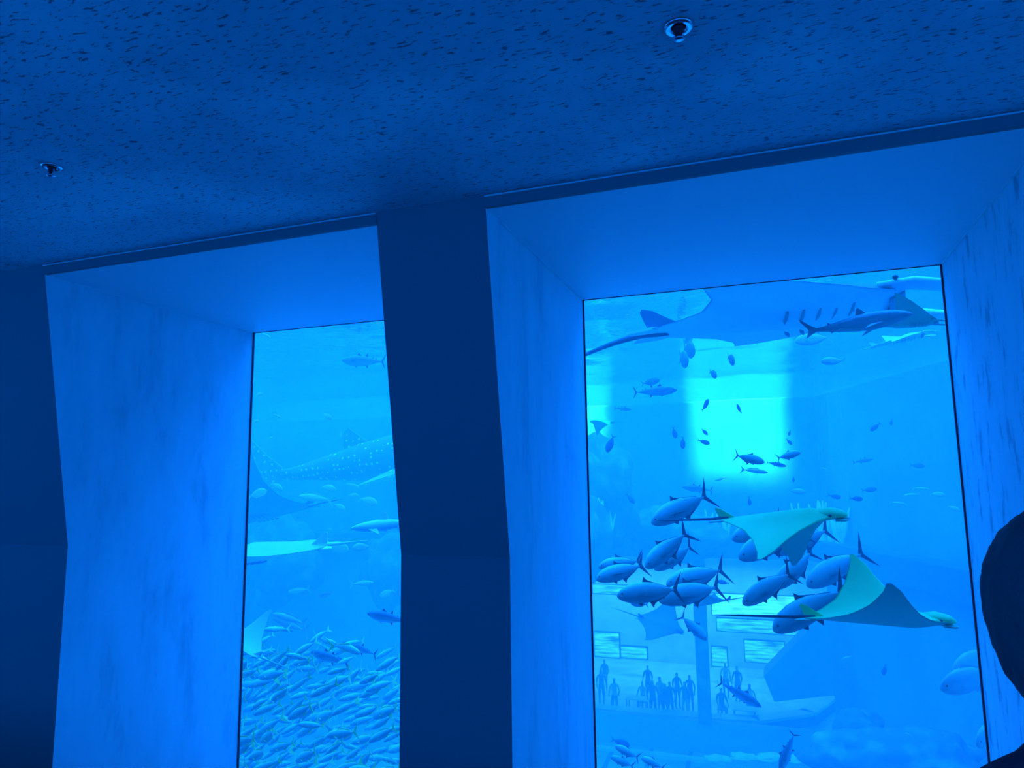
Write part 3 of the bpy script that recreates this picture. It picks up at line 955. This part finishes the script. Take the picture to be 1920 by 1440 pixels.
# ------------------------------------------------------------------ other fish in the wide window
S = [('tuna', mesh_tuna, (1270, 731), (1188, 736), 13, None, 'dark tuna high in the wide window, below the manta tail'),
     ('reef_fish', mesh_reef, (1237, 712), (1202, 720), 17, None, 'faint fish just behind the high dark tuna'),
     ('tuna', mesh_tuna, (1184, 768), (1152, 765), 15, None, 'small slim fish below the high dark tuna'),
     ('reef_fish', mesh_reef, (1302, 660), (1282, 652), 18, 19, 'faint round fish just under the wing corner of the manta'),
     ('reef_fish', mesh_reef, (1289, 678), (1274, 669), 17, 18, 'round fish beneath the faint one under the manta wing'),
     ('reef_fish', mesh_reef, (1377, 680), (1364, 668), 15, 15.5, 'round dark fish alone under the middle of the manta'),
     ('reef_fish', mesh_reef, (1344, 706), (1330, 696), 17, 17.4, 'round banded fish at the top of the bright water'),
     ('reef_fish', mesh_reef, (1329, 749), (1316, 771), 14, 14.2, 'round dark fish with tail hanging down in the bright water'),
     ('reef_fish', mesh_reef, (1381, 758), (1391, 776), 14, 14.2, 'egg-shaped dark fish in the middle of the bright water'),
     ('reef_fish', mesh_reef, (1267, 822), (1262, 800), 15, None, 'slim upright fish, upper of two diving beside the bright water'),
     ('reef_fish', mesh_reef, (1281, 842), (1280, 818), 15, None, 'slim upright fish, lower of two diving beside the bright water'),
     ('reef_fish', mesh_reef, (1327, 816), (1315, 803), 15, None, 'small dark fish, upper of a pair at the edge of the bright water'),
     ('reef_fish', mesh_reef, (1331, 832), (1308, 825), 14, None, 'small dark fish, lower of a pair at the edge of the bright water'),
     ('trevally', mesh_trev[0], (1434, 867), (1376, 853), 12, None, 'dark deep fish below the bright water, largest of that cluster'),
     ('silver_fish', mesh_palefus, (1440, 886), (1388, 880), 12.5, None, 'pale slim fish under the largest of the cluster below the bright water'),
     ('tuna', mesh_tuna, (1475, 874), (1437, 867), 13, None, 'slim grey fish between two dark deep fish'),
     ('trevally', mesh_trev[0], (1501, 848), (1455, 860), 12.5, None, 'dark deep fish with tail raised, facing the far side wall'),
     ('silver_fish', mesh_palefus, (1340, 901), (1363, 896), 14, None, 'small slim fish facing the school below the bright water'),
     ('reef_fish', mesh_reef, (1406, 948), (1404, 931), 15, None, 'tiny upright fish above the back of the drooped-wing ray'),
     ('reef_fish', mesh_reef, (1138, 848), (1151, 816), 13, None, 'dark drop-shaped fish by the sealant edge of the wide window'),
     ('tuna', mesh_tuna, (1278, 913), (1336, 920), 16, None, 'dim long fish behind the topmost silver fish of the school'),
     ('reef_fish', mesh_reef, (1190, 944), (1174, 926), 17, None, 'dim fish near the reef rock'),
     ('reef_fish', mesh_reef, (1479, 817), (1482, 806), 15, None, 'tiny fish at the far edge of the bright water, upper of two'),
     ('reef_fish', mesh_reef, (1485, 834), (1474, 822), 15, None, 'small fish at the far edge of the bright water, lower of two'),
     ('reef_fish', mesh_reef, (1632, 808), (1651, 793), 17, None, 'dim round fish in the plain blue water'),
     ('reef_fish', mesh_reef, (1671, 798), (1672, 785), 20, None, 'very dim upright fish in the plain blue water'),
     ('tuna', mesh_tuna, (1637, 861), (1599, 867), 17, None, 'slim dim fish in the plain blue water'),
     ('silver_fish', mesh_palefus, (1553, 881), (1538, 876), 16, None, 'tiny bright sliver of a fish by the wall joints'),
     ('pale_fish', mesh_pale, (1510, 923), (1478, 920), 14, None, 'pale-bellied fish above the drooped-wing ray'),
     ('reef_fish', mesh_reef, (1488, 904), (1488, 893), 16, None, 'tiny dark speck of a fish above the pale-bellied one'),
     ('reef_fish', mesh_reef, (1577, 933), (1552, 928), 17, None, 'dim fish next to the coral above the head of the drooped-wing ray'),
     ('reef_fish', mesh_reef, (1618, 936), (1592, 934), 14.5, None, 'dark oval fish beyond the head of the drooped-wing ray'),
     ('reef_fish', mesh_reef, (1645, 916), (1615, 920), 19, None, 'dim fish above the dark oval one'),
     ('reef_fish', mesh_reef, (1734, 874), (1706, 872), 21, None, 'very dim fish high near the stained reveal'),
     ('silver_fish', mesh_palefus, (1742, 917), (1710, 915), 17, None, 'slim two-toned fish near the stained reveal, uppermost of its cluster'),
     ('silver_fish', mesh_palefus, (1694, 929), (1726, 926), 17, None, 'slim bright-spotted fish in the cluster near the stained reveal'),
     ('silver_fish', mesh_palefus, (1672, 942), (1702, 945), 16, None, 'slim fish at the low end of the cluster near the stained reveal'),
     ('pale_fish', mesh_pale, (1772, 928), (1742, 926), 16, None, 'pale fin-shaped fish in the cluster near the stained reveal'),
     ('pale_fish', mesh_pale, (1800, 958), (1776, 948), 15, None, 'pale fish closest to the stained reveal, below the cluster'),
     ('pale_fish', mesh_pale, (1539, 678), (1586, 676), 12, None, 'pale deep fish with light blotches under the small dark manta'),
     ('pale_fish', mesh_pale, (1490, 640), (1560, 632), 13.5, None, 'pale fish behind the forked tail of the dark shark'),
     ('reef_fish', mesh_reef, (1182, 1130), (1216, 1134), 12, None, 'dim fish under the level silver fish of the lower trio'),
     ('trevally', mesh_trev[0], (1326, 1200), (1274, 1152), 13, None, 'dark fish diving in front of the window post of the far room'),
     ('tuna', mesh_tuna, (1428, 1326), (1348, 1278), 13, None, 'dark tuna diving over the far ledge'),
     ('trevally', mesh_trev[0], (1153, 1399), (1200, 1422), 12.5, None, 'dark fish in the bottom corner, uppermost of three'),
     ('trevally', mesh_trev[0], (1145, 1419), (1190, 1438), 12.5, None, 'dark fish in the bottom corner, below the uppermost'),
     ('trevally', mesh_trev[1], (1202, 1421), (1248, 1440), 12.5, None, 'dark fish in the bottom corner, furthest from the sealant edge'),
     ('reef_fish', mesh_reef, (1181, 1398), (1146, 1386), 15, None, 'dim fish behind the three in the bottom corner'),
     ('tuna', mesh_tuna, (1462, 1446), (1490, 1374), 12, None, 'dark fish diving steeply at the bottom of the wide window'),
     ('pale_fish', mesh_pale, (1786, 1262), (1868, 1218), 9.5, 10, 'pale fish behind the nearer one beside the person, upper of two'),
     ('pale_fish', mesh_pale, (1763, 1290), (1875, 1258), 9, 9.4, 'large pale fish beside the person, lower of two'),
     ('pale_fish', mesh_pale, (1830, 1396), (1895, 1345), 9.5, 10, 'pale fish at the bottom beside the person, cut by the reveal'),
     ('silver_fish', mesh_palefus, (1578, 1236), (1597, 1230), 16, None, 'tiny bright fish under the raised-wing ray'),
     ('reef_fish', mesh_reef, (1656, 1266), (1661, 1245), 16, None, 'dim upright fish under the middle of the raised-wing ray'),
     ('silver_fish', mesh_palefus, (1697, 1374), (1714, 1382), 15, None, 'small bright fish over the sloping rock'),
     ('reef_fish', mesh_reef, (1345, 1090), (1368, 1094), 14, None, 'dim fish behind the streaked silver fish')]
for nm, me, h, t, yh, yt, lb in S:
    place(nm, me, h, t, yh, yt, 0, lb, 'fish', 'other fish in the wide window')

# ------------------------------------------------------------------ the yellow-tailed shoal in the narrow window
rnd = random.Random(11)
placed = []
tries = 0
while len(placed) < 230 and tries < 20000:
    tries += 1
    px = rnd.uniform(425, 752)
    py = rnd.uniform(1160, 1449)
    topy = 1195 + max(0, (px - 620)) * .25 - (20 if 505 < px < 600 else 0)
    if py < topy:
        continue
    if py < topy + 50 and rnd.random() < .6:
        continue
    Y = rnd.uniform(8.6, 13.0)
    if any((px - q[0]) ** 2 + (py - q[1]) ** 2 < (13 if abs(Y - q[2]) < 1.2 else 6) ** 2 for q in placed):
        continue
    c3 = P(px, py, Y)
    if any((c3 - q[3]).length < .27 for q in placed):
        continue
    placed.append((px, py, Y, c3))
    ln = rnd.uniform(.30, .42) * FPX / Y
    ang = math.radians(rnd.gauss(24, 13))
    flip = rnd.random() < .06
    dx, dy = -math.cos(ang) * ln / 2, math.sin(ang) * ln / 2
    if flip:
        dx = -dx
    dY = rnd.uniform(-.12, .12)
    if py > 1436:
        where, grp = 'half out of the picture at the bottom of the shoal', 'lowest fish of the shoal'
    elif py < topy + 50:
        where, grp = 'in the loose top fringe of the shoal', 'top fringe of the shoal'
    elif flip:
        where, grp = 'turned against the rest of the shoal', 'turned fish of the shoal'
    elif px < 505:
        where, grp = 'at the sealant edge of the shoal', 'shoal along the sealant edge'
    elif px > 680:
        where, grp = 'where the shoal meets the dark pier', 'shoal along the pier'
    elif py < 1330:
        where, grp = 'in the upper middle of the shoal', 'upper middle of the shoal'
    else:
        where, grp = 'in the dense lower middle of the shoal', 'lower middle of the shoal'
    place('fusilier_fish', mesh_fus[rnd.randrange(4)], (px + dx, py + dy), (px - dx, py - dy), Y + dY, Y - dY, rnd.gauss(10, 9),
          'slim yellow-tailed fish ' + where, 'fish', grp)

# ------------------------------------------------------------------ reef
def rock(px, py, yd, r, squash, seed, label, group='reef rocks'):
    c = P(px, py, yd)
    bm = bmesh.new()
    bmesh.ops.create_icosphere(bm, subdivisions=4, radius=1.0)
    off = Vector((seed * 3.1, seed * 1.7, seed))
    for v in bm.verts:
        d = v.co.normalized()
        k = 1 + .35 * noise.noise(d * 1.3 + off) + .18 * noise.noise(d * 3.1 + off) + .07 * noise.noise(d * 8 + off)
        v.co = Vector((d.x * r[0] * k, d.y * r[1] * k, d.z * r[2] * k))
    o = finish('reef_rock', bm, M['rock'], None, True, None, label, 'rock', group)
    o.location = c
    return o


rock(1118, 925, 28.5, (1.6, 1.5, 2.4), 1, 1, 'dark tall reef rock at the sealant edge of the wide window')
rock(1262, 1003, 30.8, (1.9, 1.0, 1.0), 1, 2, 'broad low reef rock behind the topmost silver fish')
rock(1060, 1010, 25, (1.5, 1.2, 1.8), 1, 3, 'reef rock partly hidden by the sealant edge')
rock(1690, 1425, 23, (2.3, 1.2, .8), 1, 4, 'sloping rock at the bottom near the stained reveal')
rock(1606, 1366, 27, (.8, .6, .6), 1, 5, 'rock at the foot of the far side wall')
rock(735, 1070, 30.5, (1.6, 1.1, 1.6), 1, 6, 'dim rock mass beside the pier in the narrow window')
rock(535, 1050, 30, (2.0, 1.4, 2.0), 1, 7, 'dim rock mass at the sealant edge of the narrow window')
for k in range(9):
    px = 1350 + k * 48
    rock(px, 1424 - 4 * math.sin(k) - (6 if k > 3 else 0), 29 - k * .5, (.52, .3, .13), 1, 20 + k, ('first', 'second', 'third', 'fourth', 'fifth', 'sixth', 'seventh', 'eighth', 'last')[k] + ' low pale stone along the far bed, counted from the diving fish trio', 'stones along the far bed').data.materials[0] = M['ledge']


def coral(c, h, seed, label):
    rn = random.Random(seed)
    bm = bmesh.new()
    for k in range(9):
        a = rn.uniform(0, 6.28)
        lean = rn.uniform(.1, .5)
        hh = h * rn.uniform(.55, 1.0)
        pts = [Vector((0, 0, -.05)), Vector((math.cos(a) * lean * hh * .4, math.sin(a) * lean * hh * .4, hh * .45)), Vector((math.cos(a) * lean * hh * .7, math.sin(a) * lean * hh * .7, hh))]
        tube(bm, pts, [h * .09, h * .06, h * .02], 6)
    o = finish('soft_coral', bm, M['coral'], None, True, None, label, 'coral', 'pale corals on the far wall')
    o.location = c
    return o


BT = ZB + .38
CC = [(P(1128, 975, 27), 1.0, 'pale coral clump on the tall reef rock'), (P(1146, 992, 27.5), .8, 'pale coral below the clump on the tall reef rock'), (P(1112, 1000, 27), .5, 'small pale coral at the sealant edge'),
      (P(1172, 940, 29.6), .8, 'thin pale coral above the broad low rock')]
for px, hh, lb in ((1335, 1.3, 'pale coral behind the dorsal fin of the drooped-wing ray'), (1362, .9, 'small pale coral over the far beam'), (1420, .9, 'low coral just behind the back of the drooped-wing ray'),
                   (1498, 1.5, 'bright coral above the back of the drooped-wing ray'), (1530, 1.6, 'pale coral at the nearer wall joint')):
    q = P(px, 1000, FAR - .5)
    CC.append((Vector((q.x, FAR - .5, BT)), hh, lb))
for f, hh, lb in ((.12, 1.8, 'tall pale coral at the second wall joint'), (.19, 1.2, 'pale coral just above the far side beam'), (.26, 1.4, 'pale forked coral at the far side beam')):
    q = RW[0] + dirw * f - nrm * .5
    CC.append((Vector((q.x, q.y, BT)), hh, lb))
CC += [(PZ(1588, 1360, BED + .9), 1.0, 'bright coral at the foot of the kinked ledge'), (PZ(1600, 1385, BED + .4), .7, 'lower bright coral at the foot of the kinked ledge')]
for k, (c, hh, lb) in enumerate(CC):
    coral(c, hh, k, lb)

# ------------------------------------------------------------------ people
def skin_mesh(name, joints, edges, radii, root, sub=1):
    me = bpy.data.meshes.new(name)
    me.from_pydata(joints, edges, [])
    o = bpy.data.objects.new(name, me)
    COL.objects.link(o)
    md = o.modifiers.new('skin', 'SKIN')
    md.use_smooth_shade = True
    for i, v in enumerate(me.skin_vertices[0].data):
        r = radii[i]
        v.radius = r if isinstance(r, tuple) else (r, r)
        v.use_root = i == root
    s = o.modifiers.new('sub', 'SUBSURF')
    s.levels = s.render_levels = sub
    dg = bpy.context.evaluated_depsgraph_get()
    out = bpy.data.meshes.new_from_object(o.evaluated_get(dg))
    out.name = name
    bpy.data.objects.remove(o)
    bpy.data.meshes.remove(me)
    return out


def figure(name, H=1.65, armfwd=0.1, seated=False, fingers=False, legsp=.1, neck=0.0):
    """one continuous body: pelvis, spine, neck, head, arms with hands, legs with feet; faces +y"""
    k = H / 1.65
    J, E, Rr = [], [], []

    def j(p, r, par=None):
        J.append(tuple(c * k for c in p))
        Rr.append(tuple(x * k for x in r) if isinstance(r, tuple) else r * k)
        if par is not None:
            E.append((par, len(J) - 1))
        return len(J) - 1
    hz = .45 if seated else .86
    pel = j((0, 0, hz + .02), (.145, .11))
    wst = j((0, .0, hz + .18), (.125, .09), pel)
    chs = j((0, -.01, hz + .38), (.15, .105), wst)
    nb = j((0, -.01, hz + .52), (.075, .07), chs)
    nk = j((0, 0.0, hz + neck + .585), (.048, .052), nb)
    jaw = j((0, .025, hz + neck + .645), (.058, .072), nk)
    crn = j((0, .01, hz + neck + .73), (.074, .09), jaw)
    j((0, .0, hz + neck + .79), (.045, .055), crn)
    for s in (-1, 1):
        sh = j((s * .17, -.01, hz + .475), .055, nb)
        el = j((s * .235, -.01 + armfwd * .3, hz + .215), .04, sh)
        wr = j((s * .235, .03 + armfwd, hz + .0 + armfwd * .5), .027, el)
        hd = j((s * .23, .05 + armfwd * 1.15, hz - .07 + armfwd * .6), (.02, .034), wr)
        if fingers:
            for q in range(4):
                f0 = j((s * .23, .03 + q * .018 + armfwd * 1.15, hz - .115 + armfwd * .6), .0085, hd)
                f1 = j((s * .222, .032 + q * .018 + armfwd * 1.15, hz - .145 + armfwd * .6), .008, f0)
                j((s * .21, .034 + q * .018 + armfwd * 1.15, hz - (.168 if q in (1, 2) else .158) + armfwd * .6), .007, f1)
            t0 = j((s * .22, .09 + armfwd * 1.15, hz - .085 + armfwd * .6), .0095, hd)
            j((s * .21, .105 + armfwd * 1.15, hz - .115 + armfwd * .6), .008, t0)
        else:
            j((s * .22, .06 + armfwd * 1.15, hz - .14 + armfwd * .6), (.014, .03), hd)
        hp = j((s * .085, 0, hz - .05), .088, pel)
        if seated:
            kn = j((s * .11, .40, .45), .062, hp)
            an = j((s * .11, .38, .08), .038, kn)
        else:
            kn = j((s * legsp, .01, .46), .062, hp)
            an = j((s * legsp, -.01, .08), .04, kn)
        b_ = j((s * legsp, (.44 if seated else .06), .035), (.038, .03), an)
        j((s * legsp, (.52 if seated else .15), .028), (.034, .022), b_)
    return skin_mesh(name, J, E, Rr, pel, 1 if not fingers else 2)


def dress(me, H, shirt, trous, skin, hair, seated=False):
    me.materials.clear()
    for m in (skin, shirt, trous, hair):
        me.materials.append(m)
    k = H / 1.65
    hz = (.45 if seated else .86) * k
    for p in me.polygons:
        c = p.center
        z = c.z - hz
        if z > .56 * k:
            p.material_index = 3 if (c.y < .03 * k or z > .76 * k) else 0
        elif z > .02 * k and not (seated and z < .05 * k):
            p.material_index = 1 if not (abs(c.x) > .2 * k and z < .2 * k) else 0
        elif abs(c.x) > .19 * k and z > -.2 * k:
            p.material_index = 0
        else:
            p.material_index = 2
        p.use_smooth = True
    return me


M['white_cloth'] = mat('white_cloth', (0.85, 0.87, 0.88), 0.9)
M['dark_cloth'] = mat('dark_cloth', (0.05, 0.06, 0.08), 0.9)
M['mid_cloth'] = mat('grey_cloth', (0.28, 0.32, 0.36), 0.9)
stand = figure('person')
seat_ = figure('person', seated=True, armfwd=.2)
variants = {}
for nm, base, sh, trs, sd in (('sw', stand, 'white_cloth', 'dark_cloth', False), ('sd', stand, 'dark_cloth', 'dark_cloth', False), ('sm', stand, 'mid_cloth', 'white_cloth', False),
                              ('tw', seat_, 'white_cloth', 'dark_cloth', True), ('td', seat_, 'dark_cloth', 'mid_cloth', True)):
    variants[nm] = dress(base.copy(), 1.65, M[sh], M[trs], M['skin'], M['hair'], sd)
RF = ZL - .55
PP = [(1152, 34.6, 'sw', 20, 'person in a white top standing by the square wall glow of the far room'), (1135, 38, 'sm', 160, 'person in pale trousers behind the one in a white top'),
      (1128, 36, 'sd', 200, 'dark-clothed person nearest the sealant edge in the far room'), (1205, 36, 'tw', 170, 'person in white seated at the far table'),
      (1224, 34.8, 'sd', 185, 'dark-clothed person standing beside the far table'), (1238, 35.5, 'sw', 150, 'person in a white top at the middle of the far crowd'),
      (1256, 34.8, 'sd', 180, 'dark-clothed person in the thick of the far crowd'), (1270, 36.5, 'sd', 210, 'dark-clothed person behind the far crowd'), (1284, 35, 'sm', 180, 'person in grey and white beside the window post'),
      (1216, 37.4, 'sd', 170, 'dark-clothed person just behind the one beside the far table'), (1247, 34.4, 'sd', 190, 'dark-clothed person nearest the glass in the far crowd'),
      (1294, 36.2, 'sd', 175, 'dark-clothed person half behind the window post'), (1362, 39, 'sw', 180, 'person in white past the window post, farther back'), (1384, 38.5, 'sd', 160, 'dark-clothed person past the window post'),
      (1406, 37, 'tw', 0, 'person in a white shirt seated with back turned near the slanted wall'), (1352, 36, 'td', 200, 'dark-clothed person seated just past the window post')]
for px, yd, v, rz, lb in PP:
    p = P(px, 1300, yd)
    o = bpy.data.objects.new('person', variants[v])
    o.location = (p.x, yd, RF + (0 if v[0] == 's' else 0))
    o.rotation_euler = (0, 0, math.radians(rz))
    COL.objects.link(o)
    o['label'], o['category'], o['group'] = lb, 'person', 'people in the far room'


def table(px, yd, w, label):
    p = P(px, 1300, yd)
    e = empty('cafe_table', (p.x, yd, RF), label, 'table', 'tables in the far room')
    finish('table_top', newbox(-w / 2, w / 2, -.35, .35, .70, .74), M['white_cloth'], e)
    for sx in (-1, 1):
        for sy in (-1, 1):
            finish('leg', newbox(sx * (w / 2 - .06) - .02, sx * (w / 2 - .06) + .02, sy * .3 - .02, sy * .3 + .02, 0, .70), M['tank_dark'], e)


table(1196, 35.0, 1.1, 'white table by the seated person in the far room')
table(1394, 34.9, 1.0, 'white table past the window post in the far room')


def stool(px, yd, label):
    p = P(px, 1300, yd)
    e = empty('stool', (p.x, yd, RF), label, 'stool', 'stools in the far room')
    finish('seat', newbox(-.2, .2, -.2, .2, .28, .32), M['mid_cloth'], e)
    for sx in (-1, 1):
        for sy in (-1, 1):
            finish('leg', newbox(sx * .16 - .015, sx * .16 + .015, sy * .16 - .015, sy * .16 + .015, 0, .28), M['tank_dark'], e)


stool(1205, 36.0, 'stool under the person in white at the far table')
stool(1406, 37.0, 'stool under the white-shirted person near the slanted wall')
stool(1352, 36.0, 'stool under the seated person just past the window post')

# ------------------------------------------------------------------ the visitor close to the camera
def visitor():
    d = CF + CR * ((2034 - 960) / FPX) + CU * ((720 - 1125) / FPX)
    hc = EYEP + d * .84
    H = hc.z + .03
    me = figure('person', H, .05, False, True, neck=.065)
    k = H / 1.65
    hz = .86 * k
    dress(me, H, M['shirt'], M['trousers'], M['skin'], M['skin'])
    o = finish('person', me, [], None, True, None, 'person with dark bobbed hair in dark clothes, standing at the edge of the picture', 'person')
    o.location = (hc.x, hc.y, 0)
    o.rotation_euler = (0, 0, math.radians(12))
    # facial features on the far side of the head, and ears
    bm = bmesh.new()
    cz = hz + .765 * k
    for s in (-1, 1):
        ball(bm, (s * .075 * k, -.0, cz - .005), .022 * k, 0)
    tube(bm, [(0, .085 * k, cz + .03), (0, .112 * k, cz - .012), (0, .095 * k, cz - .022)], [.008, .013, .006], 8)
    f = finish('face_features', bm, M['skin'], o, True)
    # bobbed hair: a shell round the skull, open at the face, with a soft lower hem
    bm = bmesh.new()
    g = bmesh.ops.create_icosphere(bm, subdivisions=5, radius=1.0)
    kill = []
    for v in bm.verts:
        dd = v.co.normalized()
        w = 1 + .035 * noise.noise(Vector((dd.x * 5, dd.y * 5, dd.z * 1.5))) + .02 * noise.noise(dd * 12)
        zz = dd.z
        rx, ry = .122, .128
        if zz < 0:
            flare = 1 + .06 * (-zz) - .25 * max(0, -zz - .7)
            v.co = Vector((dd.x * rx * w * flare, dd.y * ry * w * flare - .012, zz * .20 * w))
        else:
            v.co = Vector((dd.x * rx * w, dd.y * ry * w - .012, zz * .125 * w))
        if dd.y > .55 and zz < .45:
            kill.append(v)
    bmesh.ops.delete(bm, geom=kill, context='VERTS')
    for v in bm.verts:
        v.co = v.co * k + Vector((0, 0.0, cz))
    h = finish('hair', bm, M['hair'], o, True)
    sd = h.modifiers.new('thick', 'SOLIDIFY')
    sd.thickness = .012
    return o


visitor()
